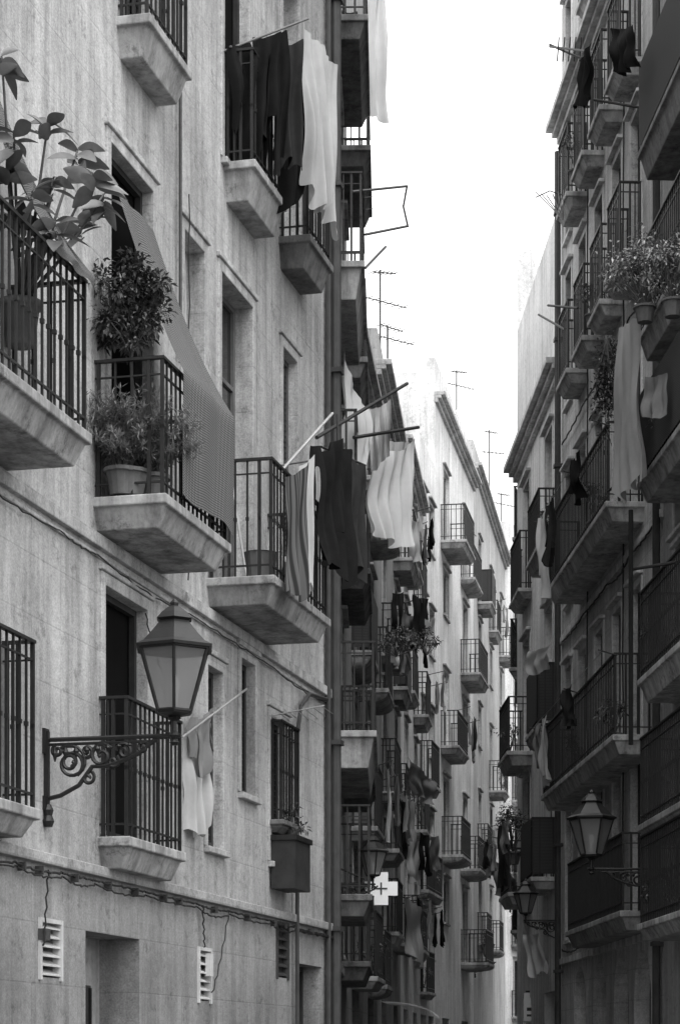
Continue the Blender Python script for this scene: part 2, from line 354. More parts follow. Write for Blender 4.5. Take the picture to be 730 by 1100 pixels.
# ------------------------------------------------------------ plants
def leaf(m,p,d,L,w,mat,droop=.3,nseg=4,roll=.6):
    d=d.normalized(); sd=d.cross(Z3); sd=sd.normalized() if sd.length>.05 else Vector((1,0,0)); up=sd.cross(d)
    ro=random.uniform(-roll,roll); sd=(sd*math.cos(ro)+up*math.sin(ro)); up=sd.cross(d)
    if nseg<=1:
        m.face([p,p+d*L*.5+sd*w*.5,p+d*L,p+d*L*.5-sd*w*.5],mat); return
    i=m.mi(mat); b=len(m.v)
    for k in range(nseg+1):
        t=k/nseg; c=p+d*L*t-Z3*droop*L*t*t; ww=w*.5*math.sin(math.pi*min(.98,max(.03,t))**.85)**.8
        m.v+=[tuple(c+sd*ww+up*ww*.3),tuple(c),tuple(c-sd*ww+up*ww*.3)]
    for k in range(nseg):
        a=b+k*3; m.f+=[(a,a+1,a+4,a+3),(a+1,a+2,a+5,a+4)]; m.m+=[i,i]
def rdir(zb=0):
    while 1:
        v=Vector((random.uniform(-1,1),random.uniform(-1,1),random.uniform(-1,1)))
        if .1<v.length<1: v.z+=zb; return v.normalized()
def pot(m,c,r,h,mat=None):
    m.lathe(c.x,c.y,[(r*.7,c.z),(r*.95,c.z+h*.85),(r*1.1,c.z+h*.86),(r*1.1,c.z+h),(r*.9,c.z+h),(r*.85,c.z+h*.92)],mat or M_POT,14)
def bush(name,c,r,n,ls,mats,potr=None,clumps=9,trail=False,potmat=None,stem=0):
    m=MB(); cs=[]
    for k in range(clumps):
        d=rdir(.2); cs.append((c+Vector((d.x*r[0],d.y*r[1],d.z*r[2]))*random.uniform(.35,1.05),random.uniform(.2,.5)))
    base=c-Z3*r[2]*1.15
    if trail: base=c+Z3*r[2]
    for q,_ in cs: m.tube([base,(base+q)/2+rdir()*.03,q],[.008,.006,.003],M_STEM,4)
    for k in range(n):
        q,rr=random.choice(cs); d=rdir(); p=q+Vector((d.x*r[0],d.y*r[1],d.z*r[2]))*rr*random.uniform(.3,1.1)
        leaf(m,p,(d+rdir()*.8),ls*random.uniform(.6,1.3),ls*.5,random.choice(mats),nseg=2 if ls>.045 else 1)
    if stem: m.tube([base,base-Z3*stem*.5+Vector((.02,0,0)),base-Z3*stem],[.012,.014,.018],M_STEM,6); base=base-Z3*stem
    if potr: pot(m,base-Z3*potr*1.4,potr,potr*1.5,potmat)
    return m.obj(name,centre=True)
def fern(name,c,r,h,n,mat):
    m=MB()
    for k in range(n):
        a=random.uniform(0,6.28); q=random.uniform(.2,1)*r; p0=c+Vector((math.cos(a)*r*.15,math.sin(a)*r*.15,0))
        tip=c+Vector((math.cos(a)*q,math.sin(a)*q,h*random.uniform(.15,1))); mid=(p0+tip)/2+Z3*h*.25
        m.tube([p0,mid,tip],[.003,.002,.001],M_STEM,3)
        for s in range(18):
            t=.15+.85*s/18; pp=(p0*(1-t)**2+mid*2*t*(1-t)+tip*t*t) 
            for sg in range(3): leaf(m,pp,rdir(.2),.07,.012,mat,nseg=1)
    pot(m,c-Z3*.2,.13,.2)
    return m.obj(name,centre=True)

# ------------------------------------------------------------ street lantern
def spiral(cx,cz,r0,turns,start,n=26,cw=1):
    return [(0,cx+r0*(1-.85*k/n)*math.cos(start+cw*turns*2*math.pi*k/n),cz+r0*(1-.85*k/n)*math.sin(start+cw*turns*2*math.pi*k/n)) for k in range(n+1)]
def lantern(wall,x,H,arm=.97,sc=1.):
    e=empty('street_lantern',wall.M@Matrix.Translation((x,0,H+EYE))@Matrix.Scale(sc,4)); a=arm/sc
    b=MB()
    b.box(-.018,.018,0,.035,-.6,.06,M_IRON); b.box(-.045,.045,0,.02,-.1,.08,M_IRON); b.box(-.04,.04,0,.02,-.5,-.4,M_IRON)
    b.tube([(0,0,.0),(0,a+.05,.0)],.016,M_IRON,6); b.tube([(0,0,-.035),(0,a-.12,-.035)],.011,M_IRON,6)
    for (cx,cz,r,tn,st,cw) in ((.2,-.17,.13,1.6,2.2,-1),(.2,-.17,.1,1.3,5.2,1),(.43,-.125,.09,1.5,.6,1),(.6,-.1,.065,1.4,3.,-1),(.74,-.08,.045,1.3,.5,1),(.33,-.28,.05,1.2,1.,-1),(.1,-.08,.045,1.3,2.,1),(.32,-.09,.05,1.3,4.,1),(.52,-.17,.045,1.3,1.,-1)):
        b.tube(spiral(cx,cz,r,tn,st,cw=cw),.014,M_IRON,6)
    b.tube([(0,.02,-.42),(0,.12,-.4),(0,.26,-.33),(0,.36,-.2),(0,.46,-.2),(0,.6,-.16),(0,.7,-.12),(0,.82,-.03)],.016,M_IRON,6)
    for k in range(9):
        yy=.08+k*.08; b.lathe(0,yy,[(.004,-.05-.012*(9-k)),(.022,-.045-.006*(9-k)),(.004,-.036)],M_IRON,6)
    b.lathe(0,.03,[(.03,-.62),(.045,-.58),(.03,-.54),(.04,-.5),(.02,-.46)],M_IRON,8)
    b.lathe(0,a,[(.02,-.07),(.035,-.05),(.02,-.03),(.04,0),(.02,.03),(.018,.1),(.05,.12),(.03,.15)],M_IRON,10)
    b.obj('bracket',e)
    l=MB(); R0,R1,z0,z1=.13,.265,.17,.60
    P=lambda r,z,k:(r*math.cos(math.pi/3*k+.3),a+r*math.sin(math.pi/3*k+.3),z)
    l.lathe(0,a,[(.04,.13),(.13,.15),(.14,.175),(.125,.18)],M_IRON,6,.3)
    for k in range(6):
        l.tube([P(R0,z0,k),P(R1,z1,k)],.012,M_IRON,5); l.tube([P(R1,z1,k),P(R1,z1,k+1)],.016,M_IRON,5); l.tube([P(R0,z0,k),P(R0,z0,k+1)],.012,M_IRON,5)
    l.lathe(0,a,[(R1+.035,z1),(R1+.04,z1+.02),(R1-.02,z1+.05),(.17,z1+.13),(.12,z1+.19),(.115,z1+.2),(.14,z1+.215),(.1,z1+.26),(.05,z1+.3),(.03,z1+.31),(.035,z1+.33),(.008,z1+.36)],M_IRON,6,.3)
    l.obj('lantern_frame',e)
    gl=MB()
    for k in range(6): gl.face([P(R0-.003,z0,k),P(R0-.003,z0,k+1),P(R1-.003,z1,k+1),P(R1-.003,z1,k)],M_LG)
    gl.lathe(0,a,[(.02,.2),(.03,.28),(.045,.36),(.02,.42)],M_PLAST,8)
    gl.obj('glass_panes',e)
    return e
def antenna(px,py_base,py_top,s,name='tv_antenna'):
    m=MB(); a=pt(px,py_base,s); b=pt(px,py_top,s); m.tube([a,b],.02,M_IRONG,5)
    for k,(q,L) in enumerate(((.97,.35),(.62,.6))):
        c=a.lerp(b,q); d=Vector((.8,.5,random.uniform(-.12,.12))).normalized(); m.tube([c-d*L*.5,c+d*L],.012,M_IRONG,4)
        for t in range(6): p=c+d*(L*(-.45+.26*t)); m.tube([p-Vector((.3,-.3,0))*.3,p+Vector((.3,-.3,0))*.3],.008,M_IRONG,4)
    m.obj(name,centre=True)

# ============================================================ WALLS
WL1=Wall(0,158.65,355,99.4); X=WL1.X
def ops(wall,l): return [(wall.X(a),wall.X(b),h0,h1,t) for a,b,h0,h1,t in l]
L1=building('apartment_building',WL1,-200,355,13.5,ops(WL1,[
 (112,157,1.73,3.65,'dark'),(-62,-14,1.73,3.65,'shut'),(222,238,1.9,3.5,'shut'),(258,273,2.5,3.75,'shut'),(290,307,1.95,3.35,'shut'),
 (-70,-8,4.29,7.1,'dark'),(118,163,4.29,7.1,'dark'),(197,218,5.4,7.1,'white'),(237,270,4.29,7.12,'glass'),(303,318,5.0,7.1,'shutm'),
 (-70,-8,8.17,11,'glass'),(132,162,8.17,11,'shut'),(240,266,8.17,11,'dark'),(303,320,8.17,10.9,'glass'),
 (92,150,-1.6,.98,'recess'),(43,64,.6,1.0,'vent'),(213,225,.53,.98,'vent'),(297,308,.83,1.36,'ventd'),(320,345,-1.6,1.0,'shop')]),
 M_L1,courses=((1.48,.08,.06),(4.0,.1,.045),(3.86,.03,.02)),depth=9,trimmat=M_L1,hood=.04)
balcony(L1,X(-95),X(14),.58,4.27,1.02,0,t=.24); balcony(L1,X(100),X(177),.58,4.27,1.02,0,t=.24); balcony(L1,X(222),X(289),.62,4.27,1.02,0,t=.24)
balcony(L1,X(105),X(168),.26,1.71,1.05,0,t=.24); balcony(L1,X(-75),X(6),.26,1.71,1.12,0,t=.2)
balcony(L1,X(125),X(172),.28,8.15,1.,0,t=.3); balcony(L1,X(240),X(276),.3,8.15,1.,0,t=.34); balcony(L1,X(299),X(325),.33,8.15,1.,0,t=.3,mat=M_SLABD)
balcony(L1,X(288),X(309),.16,2.35,.95,0,t=.12,mat=M_SLABD)
m=MB(); xp=X(353)
m.tube([(xp,.08,.05),(xp,.08,15)],.055,M_PIPE,10); m.tube([(xp+.22,.05,.05),(xp+.22,.05,15)],.03,M_PIPE,8)
for k in range(7): m.box(xp-.08,xp+.08,0,.15,1+k*2,1.05+k*2,M_PIPE)
m.obj('drain_pipe',M=WL1.M,centre=True)
m=MB(); xq=X(189); m.tube([(xq,.04,1.6+5.9),(xq,.04,1.6+9)],.016,M_IRONG,6)
m.tube([(X(346),.05,EYE+3.85),(X(326),.06,EYE+3.78),(X(316),.07,EYE+3.6),(X(313),.06,EYE+3.3),(X(313),.06,0.05)],.022,M_PIPE,6)
def cable(pa,pb,sag,r=.009,n=14,y=.05):
    pts=[]
    for k in range(n+1):
        t=k/n; pts.append((pa[0]+(pb[0]-pa[0])*t,y+.008*math.sin(k*2.1),pa[1]+(pb[1]-pa[1])*t-sag*4*t*(1-t)+.006*math.sin(k*3.7)))
    m.tube(pts,r,M_IRON,5)
lv=EYE+1.36
ks=[-60,10,60,95,150,205,240,285,312]
for a,b in zip(ks[:-1],ks[1:]):
    cable((X(a),lv),(X(b),lv),random.uniform(.0,.04)); cable((X(a),lv-.03),(X(b),lv-.03),random.uniform(.01,.06),.007,y=.06)
cable((X(45),lv),(X(40),lv-.55),.0,.007); cable((X(240),EYE+1.35),(X(222),EYE+.6),.06,.006); cable((X(313),EYE+1.33),(X(353),EYE+1.33),0,.02)
cable((X(150),EYE+3.6),(X(168),EYE+3.2),.05,.006); cable((X(197),EYE+7.4),(X(197),EYE+4.1),0,.006); cable((X(212),lv),(X(214),EYE+.99),.03,.007)
for a,b in ((-40,60),(60,100),(100,200),(200,290),(290,350)): cable((X(a),EYE+3.83),(X(b),EYE+3.83),random.uniform(.0,.05),.006,y=.04)
for k in (-30,18,37,75,111,140,171,188,226,262,290,301,330): m.box(X(k)-.01,X(k)+.01,.01,.07,lv-.045,lv+.015,M_IRONG)
m.box(X(46),X(41),0.0,.06,lv-.5,lv-.42,M_IRONG); m.box(X(222)-.04,X(222)+.04,.0,.05,EYE+.75,EYE+.95,M_WOODL)
m.obj('wall_cables',M=WL1.M,centre=True)
m=MB(); m.box(X(289),X(306),.02,.26,EYE+1.68,EYE+2.15,M_WOODD); m.box(X(288.5),X(306.5),.0,.28,EYE+2.15,EYE+2.2,M_IRON)
m.obj('wall_planter_box',M=WL1.M,centre=True)
bush('potted_plant',WL1.W((X(289)+X(306))/2,.14,EYE+2.35),(.2,.2,.15),160,.05,[M_LEAF,M_LEAFD])

WL2=Wall(357,95,372,72)
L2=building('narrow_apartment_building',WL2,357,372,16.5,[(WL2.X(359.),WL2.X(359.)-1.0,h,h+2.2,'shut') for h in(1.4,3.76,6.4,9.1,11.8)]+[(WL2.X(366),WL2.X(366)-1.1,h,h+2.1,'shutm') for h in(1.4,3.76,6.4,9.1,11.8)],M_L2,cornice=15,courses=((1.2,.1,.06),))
for i,(a,b,d,h) in enumerate(((357.3,363,.36,9.1),(357.3,363,.3,6.4),(357.3,364,.5,3.76),(357.3,362,.45,1.9),(365,369.5,.36,9.15),(365,369.5,.4,6.4),(365,370,.45,3.8),(365,370,.4,1.3),(357.3,363,.4,11.9),(365,369,.4,11.9))):
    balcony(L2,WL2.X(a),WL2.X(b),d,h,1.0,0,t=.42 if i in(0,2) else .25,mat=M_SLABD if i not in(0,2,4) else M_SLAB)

def generic(name,wall,pa,pb,top,floors,nb,w,mat,bal,cornice=None,d=.4,types=('shut','shut','shutm','glass','half','dark'),oh=2.1,slab=None,bw=.35,shop=True,courses=(),seed=1,balskip=.15,trimmat=None,laundry=0,screens=.12):
    rnd=random.Random(seed); xa,xb=sorted((wall.X(pa),wall.X(pb))); bay=(xb-xa)/nb; o=[]; bl=[]
    for H in floors:
        for k in range(nb):
            c=xa+bay*(k+.5); ww=min(w,bay*.6); hs=rnd.random()<balskip
            o.append((c-ww/2,c+ww/2,H+(.9 if hs else .02),H+oh*rnd.choice([1,1,.97]),rnd.choice(types)))
            if bal and not hs: bl.append((c-ww/2-bw*rnd.uniform(.7,1.1),c+ww/2+bw*rnd.uniform(.7,1.1),H,d*rnd.uniform(.6,1.15)))
    if shop:
        for k in range(nb):
            c=xa+bay*(k+.5); ww=min(w*1.4,bay*.7); o.append((c-ww/2,c+ww/2,-1.6,1.15,'shop'))
    e=building(name,wall,pa,pb,top,o,mat,cornice=cornice,courses=courses,trimmat=trimmat)
    for i,(a,b,H,dd) in enumerate(bl):
        a=max(a,xa+.02);b=min(b,xb-.02)
        balcony(e,a,b,dd,H,.98*rnd.uniform(.92,1.05),rnd.choice([0,0,1]),mat=slab,knob=False,t=rnd.uniform(.16,.26),screen=M_MATD if rnd.random()<screens else None)
        if rnd.random()<laundry: rack(wall,a+.02,H,dd,rnd.randint(2,4),seed*31+i,W=b-a-.04,L=rnd.uniform(.5,.8),out=rnd.uniform(.1,.35))
        elif rnd.random()<.4: bush('potted_plant',wall.W(rnd.uniform(a+.2,b-.2),dd-.15,H+EYE+.45),(.25,.18,.3),130,.06,[M_LEAF,M_LEAFD,M_LEAFB],clumps=6)
    return e
WL3=Wall(372,72,430,50); WL4=Wall(430,50,450,44); WL5=Wall(450,44,508,36); WL6=Wall(508,36,542,30); WL7=Wall(542,30,660,27)
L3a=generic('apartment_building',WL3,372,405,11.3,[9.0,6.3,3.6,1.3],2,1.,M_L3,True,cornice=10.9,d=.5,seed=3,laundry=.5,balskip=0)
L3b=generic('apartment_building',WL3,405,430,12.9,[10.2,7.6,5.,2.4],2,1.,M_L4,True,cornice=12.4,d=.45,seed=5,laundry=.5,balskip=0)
L4=generic('apartment_building',WL4,430,450,13.8,[10.8,8.1,5.4,2.6],2,1.,M_L5,True,cornice=13.2,d=.4,seed=6,laundry=.35,balskip=.1)
L5a=generic('apartment_building',WL5,450,467,15.,[12.,9.4,6.8,4.2,1.7],2,.9,M_L5,True,d=.35,seed=8,laundry=.2,balskip=.5,trimmat=M_TRIM)
L5b=generic('white_corner_building',WL5,467,508,17.8,[13.7,11.,8.3,5.45,2.8],2,1.1,M_L5,True,cornice=17.,d=.7,seed=9,laundry=.15,balskip=.2,trimmat=M_TRIM,bw=.6)
L6=generic('apartment_building',WL6,508,542,18.2,[14.,11.4,8.8,6.2,3.6],3,1.,M_L6,True,cornice=17.6,d=.5,seed=10,laundry=.3,balskip=.5)
L7=generic('apartment_building',WL7,542,660,19.,[14.6,12,9.4,6.8,4.2,1.6],4,1.,M_L5,True,cornice=18.,d=.5,seed=11,laundry=.2,balskip=.2)

kR=.1917
sR=lambda p:kR*(p-250)
WR=Wall(712,sR(712),603,sR(603),False); WR0=Wall(830,sR(830),712,sR(712),False); WR2=Wall(603,sR(603),555,57,False)
o=[]; bx=[(690,.95),(669,.95),(649,.95),(631,.95),(615,.8)]
for H,t in((15.0,'shut'),(12.8,'shut'),(10.2,'shut'),(7.1,'dark'),(4.07,'shut'),(1.86,'glass')):
    for p,w in bx:
        x=WR.X(p); o.append((x+.12,x+.12+w*.72,H+.02,H+(2.05 if H<14 else 1.5),random.choice([t,'shut','half','shut','dark'])))
for k,p in enumerate((700,676,652,630)): o.append((WR.X(p)+.1,WR.X(p)+1.25,-1.6,1.42,'shop_arch'))
R1=building('balconied_apartment_building',WR,712,603,16.7,o,M_R1,cornice=14.55,courses=((1.62,.1,.06),(6.7,.1,.05)),trimmat=M_TRIMR)
for H in (12.8,10.2):
    for p,w in bx[:4]: balcony(R1,WR.X(p),WR.X(p)+1.0,.33,H,1.,0,mat=M_SLABL,t=.2,knob=False,sp=.125)
balcony(R1,WR.X(692),WR.X(622),.5,7.1,1.,0,mat=M_SLABL,t=.24,knob=False,sp=.13); balcony(R1,WR.X(700),WR.X(615),.5,4.07,1.,0,mat=M_SLABL,t=.24,knob=False,sp=.13)
balcony(R1,WR.X(704),WR.X(640),.45,1.86,.95,0,mat=M_SLAB,t=.24,knob=False)
for p in (690,655): balcony(R1,WR.X(p),WR.X(p)+1.0,.33,15.0,.9,0,mat=M_SLABL,t=.2,knob=False)
o=[]
for H in (10.6,8.35,6.1,4.3,1.9):
    for p in (800,765,740):
        x=WR0.X(p); o.append((x,x+.85,H+.02,H+1.75,random.choice(['shut','dark','glass'])))
R0=building('near_apartment_building',WR0,830,712,16,o,M_R0,trimmat=M_TRIMR)
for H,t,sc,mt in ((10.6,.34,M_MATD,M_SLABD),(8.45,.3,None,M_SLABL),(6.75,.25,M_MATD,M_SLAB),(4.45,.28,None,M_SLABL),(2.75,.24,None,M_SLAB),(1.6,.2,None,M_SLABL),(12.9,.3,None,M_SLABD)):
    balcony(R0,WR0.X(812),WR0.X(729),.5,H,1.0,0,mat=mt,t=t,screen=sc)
R2=generic('white_gabled_building',WR2,603,555,13.4,[8.4,5.5,3.0],2,1.,M_R2,True,cornice=10.9,d=.42,seed=21,laundry=.4,balskip=0,trimmat=M_TRIMR,slab=M_SLABL)
WR3=Wall(555.3,56.8,669,32,False)
R3=generic('apartment_building',WR3,555.3,669,15,[10.4,7.8,5.2,2.6],6,1.,M_L5,True,seed=23,d=.4)
for wl,p,nm in ((WR,603.8,'drain_pipe'),(WR,711.2,'drain_pipe')):
    m=MB(); x=wl.X(p); m.tube([(x,.08,.05),(x,.08,16)],.05,M_PIPE,8)
    for k in range(8): m.box(x-.075,x+.075,0,.14,1+k*2,1.05+k*2,M_PIPE)
    m.obj(nm,M=wl.M,centre=True)
m=MB(); XR=WR.X
for h in (1.75,6.6,9.7): 
    for a,b in ((706,680),(680,655),(655,630),(630,606)): cable((XR(a),EYE+h),(XR(b),EYE+h),random.uniform(.02,.1),.012)
for p in (673,634): cable((XR(p),EYE+14.4),(XR(p)+.05,EYE+1.7),0,.012)
m.obj('wall_cables',M=WR.M,centre=True)

# ============================================================ ground
m=MB(); m.face([(-300,-300,0),(300,-300,0),(300,400,0),(-300,400,0)],M_GROUND); m.obj('ground')
Lp=[WL1.P(-200),WL1.P(355),WL2.P(372),WL3.P(430),WL4.P(450),WL5.P(508),WL6.P(542)]
Rp=[WR0.P(830),WR0.P(712),WR.P(650),WR.P(603),WR2.P(555),WR3.P(600),WR3.P(669)]
Lp.insert(0,Vector((Lp[0].x-3,-12))); Rp.insert(0,Vector((Rp[0].x+1,-12)))
rd=MB(); kb=MB()
for i in range(len(Lp)-1):
    a,b,c,d=Lp[i],Lp[i+1],Rp[i+1],Rp[i]
    rd.face([(a.x,a.y,.004),(d.x,d.y,.004),(c.x,c.y,.004),(b.x,b.y,.004)],M_ASPH)
    for (p,q,r,s) in ((a,b,c,d),(d,c,b,a)):
        p2=p+(s-p).normalized()*.55; q2=q+(r-q).normalized()*.55
        kb.face([(v.x,v.y,.12) for v in (p,q,q2,p2)],M_PAVE)
        kb.face([(p2.x,p2.y,0),(q2.x,q2.y,0),(q2.x,q2.y,.12),(p2.x,p2.y,.12)],M_PAVE)
rd.obj('road'); kb.obj('pavement')

# ============================================================ woven blinds on first building
def blind(pts_top,pts_mid,drop,name,mat,nu=14,nv=26,sag=.12):
    m=MB(); a,b=pts_top;c,d=pts_mid; i=m.mi(mat); idx={}
    for v in range(nv+1):
        t=v/nv
        for u in range(nu+1):
            s=u/nu
            if t<.62:
                q=t/.62; p=a.lerp(b,s).lerp(c.lerp(d,s),q)-Z3*sag*4*q*(1-q)*(1+.2*math.sin(s*9))
            else:
                q=(t-.62)/.38; p=c.lerp(d,s)-Z3*drop*q*(1+.03*math.sin(s*7))
            p=p+Vector((.01*math.sin(s*11+t*5),0,.008*math.sin(s*14+t*9)))
            idx[u,v]=len(m.v); m.v.append(tuple(p))
    for v in range(nv):
        for u in range(nu):
            m.f.append((idx[u,v],idx[u+1,v],idx[u+1,v+1],idx[u,v+1])); m.m.append(i)
            m.uv[len(m.f)-1]=[(u/nu,v/nv*2.6),((u+1)/nu,v/nv*2.6),((u+1)/nu,(v+1)/nv*2.6),(u/nu,(v+1)/nv*2.6)]
    return m.obj(name,smooth=True,centre=True)
W=WL1.W
blind((W(X(119),.05,EYE+6.75),W(X(160),.05,EYE+6.75)),(W(X(118),.6,EYE+5.3),W(X(176),.6,EYE+5.3)),.95,'woven_sun_blind',M_MAT)
blind((W(X(-40),.05,EYE+6.5),W(X(-10),.05,EYE+6.5)),(W(X(-30),.6,EYE+5.32),W(X(12),.6,EYE+5.32)),.06,'woven_sun_blind',M_MAT)

# ============================================================ lanterns, signs
lantern(WL1,X(48),2.29,.97,1.)
lantern(WR0,WR0.X(722),2.28,.97,.98)
lantern(WL2,WL2.X(358.5),2.05,.45,.62)
lantern(WR2,WR2.X(601),2.25,.55,.7)
lantern(WL6,WL6.X(509),3.,.4,.8)
e=empty('pharmacy_cross_sign',Matrix.Translation(pt(409,955,88)))
m=MB()
def crossp(r,c,y): return [(-c,y,-r),(c,y,-r),(c,y,-c),(r,y,-c),(r,y,c),(c,y,c),(c,y,r),(-c,y,r),(-c,y,c),(-r,y,c),(-r,y,-c),(-c,y,-c)]
fr=crossp(.2,.085,-.07);bk=crossp(.2,.085,.07)
m.face(fr,M_SIGN); m.face(bk[::-1],M_SIGN)
for k in range(12): m.face([fr[k],fr[(k+1)%12],bk[(k+1)%12],bk[k]],M_IRONG)
m.obj('cross_panel',e)
m=MB(); m.face(crossp(.075,.01,-.075),M_IRONG); m.tube([(-.2,0,.0),(-.5,0,0)],.02,M_IRON,6); m.tube([(-.2,0,.12),(-.5,0,.25)],.012,M_IRON,6); m.obj('cross_mount',e)
m=MB(); p=pt(570,1080,60); m.box(p.x-.13,p.x+.13,p.y-.03,p.y+.03,p.z-.28,p.z+.22,M_SIGN); m.box(p.x-.08,p.x+.08,p.y-.035,p.y-.03,p.z-.1,p.z-.04,M_IRONG);m.box(p.x-.08,p.x+.05,p.y-.035,p.y-.03,p.z-.2,p.z-.16,M_IRONG); m.tube([(p.x-.1,p.y,p.z+.25),(p.x+.5,p.y,p.z+.25)],.015,M_IRON,5)
m.obj('hanging_shop_sign',centre=True)
m=MB(); xa=WL3.X(408); n=10
for k in range(n):
    def q(t): return (.02+1.*math.sin(t*math.pi/2),1.1+EYE-.3*(1-math.cos(t*math.pi/2)))
    a,b=q(k/n),q((k+1)/n); m.face([(xa,a[0],a[1]),(xa-2.2,a[0],a[1]),(xa-2.2,b[0],b[1]),(xa,b[0],b[1])],M_WHITE)
for k in range(11):
    x=xa-.2*k; m.face([(x,1.02,EYE+.8),(x-.2,1.02,EYE+.8),(x-.18,1.03,EYE+.62),(x-.1,1.03,EYE+.58),(x-.02,1.03,EYE+.62)],M_WHITE)
m.obj('shop_awning',M=WL3.M,centre=True)

# ============================================================ laundry
pole([pt(235,57,119),pt(331,20,116)]); pole([pt(247,50,119),pt(322,66,113)],.009); pole([pt(316,66,115),pt(322,22,112)],.009)
cloth('shirt',pt(246,48,119),pt(300,34,117),1.05,M_BLACK,3,.06,1,gather=.25); cloth('trousers',pt(268,42,117),pt(310,30,116),1.35,M_BLACK,2,.06,2,gather=.1)
cloth('towel',pt(292,50,116),pt(324,42,115),1.15,M_NAVY,2,.05,3); cloth('shirt',pt(296,68,115),pt(334,76,112),1.25,M_BLACK,3,.06,4); cloth('towel',pt(258,58,118),pt(288,50,117),.8,M_BLACK,2,.06,44)
cloth('sheet',pt(322,22,114),pt(348,48,112),1.5,M_CREAM,3,.05,5,gather=-.2,skew=.3)
cloth('sheet',pt(336,45,112),pt(362,70,110),1.6,M_CREAM,2,.05,6,gather=.1)
pole([pt(368,-4,88),pt(415,-14,84)]); cloth('sheet',pt(380,-12,86),pt(414,-10,85),1.62,M_WHITE,3,.07,7,gather=.0,skew=.08); cloth('towel',pt(366,10,90),pt(382,12,88),.75,M_NAVY,2,.03,8); cloth('towel',pt(372,-8,88),pt(392,-8,87),1.,M_CREAM,2,.03,9)
pole([pt(302,506,120),pt(357,444,114)],.014,M_ALU); pole([pt(300,500,118),pt(352,492,112)],.01); pole([pt(362,445,112),pt(364,520,112)],.012,M_IRON)
pole([pt(340,470,112),pt(437,412,92)],.02,M_WOODD); pole([pt(380,470,95),pt(449,459,86)],.022,M_WOODD); pole([pt(345,480,112),pt(392,500,104)],.012,M_IRON)
pole([pt(248,512,120),pt(266,628,120)],.012,M_ALU)
cloth('towel',pt(308,512,121.5),pt(331,496,119.5),1.1,M_STRIPE,2,.03,10,gather=.1); cloth('towel',pt(321,500,119),pt(336,488,118),1.15,M_CREAM,2,.03,11)
cloth('shirt',pt(334,478,117),pt(366,470,114),1.15,M_BLACK,3,.06,12,gather=.15); cloth('trousers',pt(354,474,114),pt(378,482,110),1.25,M_BLACK,2,.05,13); cloth('towel',pt(372,484,109),pt(390,500,107),1.15,M_NAVY,2,.05,14)
cloth('sheet',pt(366,374,92),pt(396,440,90),.95,M_WHITE,3,.05,15,gather=.1,sag=.1); cloth('sheet',pt(396,440,90),pt(420,428,90),.7,M_CREAM,3,.04,16)
cloth('sheet',pt(396,466,88),pt(445,470,86),1.2,M_WHITE,4,.08,17,gather=.2,sag=.2); cloth('sheet',pt(400,470,86),pt(440,474,85),1.0,M_CREAM,3,.05,18)
cloth('towel',pt(438,556,70),pt(452,560,68),.6,M_WHITE,2,.03,19)
pole([pt(196,792,128),pt(265,740,118)],.01,M_ALU); cloth('towel',pt(198,792,126),pt(226,776,123),.85,M_CREAM,3,.04,20); cloth('shirt',pt(205,770,126),pt(228,760,123),.5,M_GREY,2,.03,21)
m=MB()
for k in range(7): m.tube([pt(292+k*9,768-k*1.5,112-k*.8),pt(312+k*8,784-k*2.5,104-k)],.005,M_ALU,4)
m.tube([pt(290,769,112),pt(348,758,106)],.008,M_ALU,5); m.tube([pt(312,785,104),pt(365,768,98)],.008,M_ALU,5); m.obj('clothes_drying_rack',centre=True)
m=MB(); m.tube([pt(378,206,92),pt(437,200,84)],.016,M_IRONG,5); m.tube([pt(437,200,84),pt(433,222,84),pt(438,244,84)],.013,M_IRONG,5); m.tube([pt(392,252,92),pt(437,243,84)],.016,M_IRONG,5); m.tube([pt(392,288,92),pt(414,265,86)],.016,M_IRONG,5)
for k in range(3): m.tube([pt(392,212+k*13,91),pt(436,208+k*12,84)],.003,M_IRONG,4)
m.obj('clothes_drying_rack',centre=True)
cloth('sheet',pt(436,812,58),pt(470,842,52),.55,M_GREY,2,.06,30,gather=.5,name='fabric_shade'); cloth('sheet',pt(430,850,56),pt(446,862,54),1.0,M_CREAM,2,.04,31); cloth('sheet',pt(436,962,58),pt(452,975,54),1.15,M_CREAM,3,.06,32)
cloth('sheet',pt(528,922,48),pt(556,945,55),.7,M_GREY,2,.06,33,gather=.4,name='fabric_shade')
for k in range(13):
    x=420+(k%8)*6; y=[650,890,655,900][k%4]+random.uniform(-14,14); cloth(random.choice(['shirt','towel','trousers','towel']),pt(x,y,60-k*.35),pt(x+random.uniform(9,19),y+random.uniform(-2,5),58-k*.35),random.uniform(.45,.8),random.choice([M_WHITE,M_GREY,M_BLACK,M_CREAM,M_BLACK]),2,.03,50+k,sub=0)
def rc(kind,x,w,d,H,L,mat,seed,wl=WR,**k): cloth(kind,wl.W(x,d,EYE+H),wl.W(x+w,d+random.uniform(-.05,.1),EYE+H),L,mat,2,.05,seed,**k)
x=XR(692); xe=XR(622)
for (a,w,kd,L,mt) in ((1.3,.5,'shirt',.6,M_BLACK),(xe-x-1.6,.55,'shirt',.9,M_NAVY),(xe-x-.9,.6,'shirt',1.2,M_WHITE)): rc(kd,x+a,w,.62,8.1,L,mt,int(a*10)+70)
x=XR(700); xe=XR(615)
for (a,w,kd,L,mt) in ((2.4,.5,'towel',.5,M_NAVY),(xe-x-1.5,.6,'sheet',.95,M_CREAM),(xe-x-.8,.5,'towel',.6,M_GREY)): rc(kd,x+a,w,.62,5.1,L,mt,int(a*10)+90)
for (p,H,kd,mt) in ((669,13.7,'towel',M_BLACK),(690,16.,'shirt',M_BLACK)): rc(kd,XR(p)+.15,.6,.42,H,.7,mt,p)
m=MB()
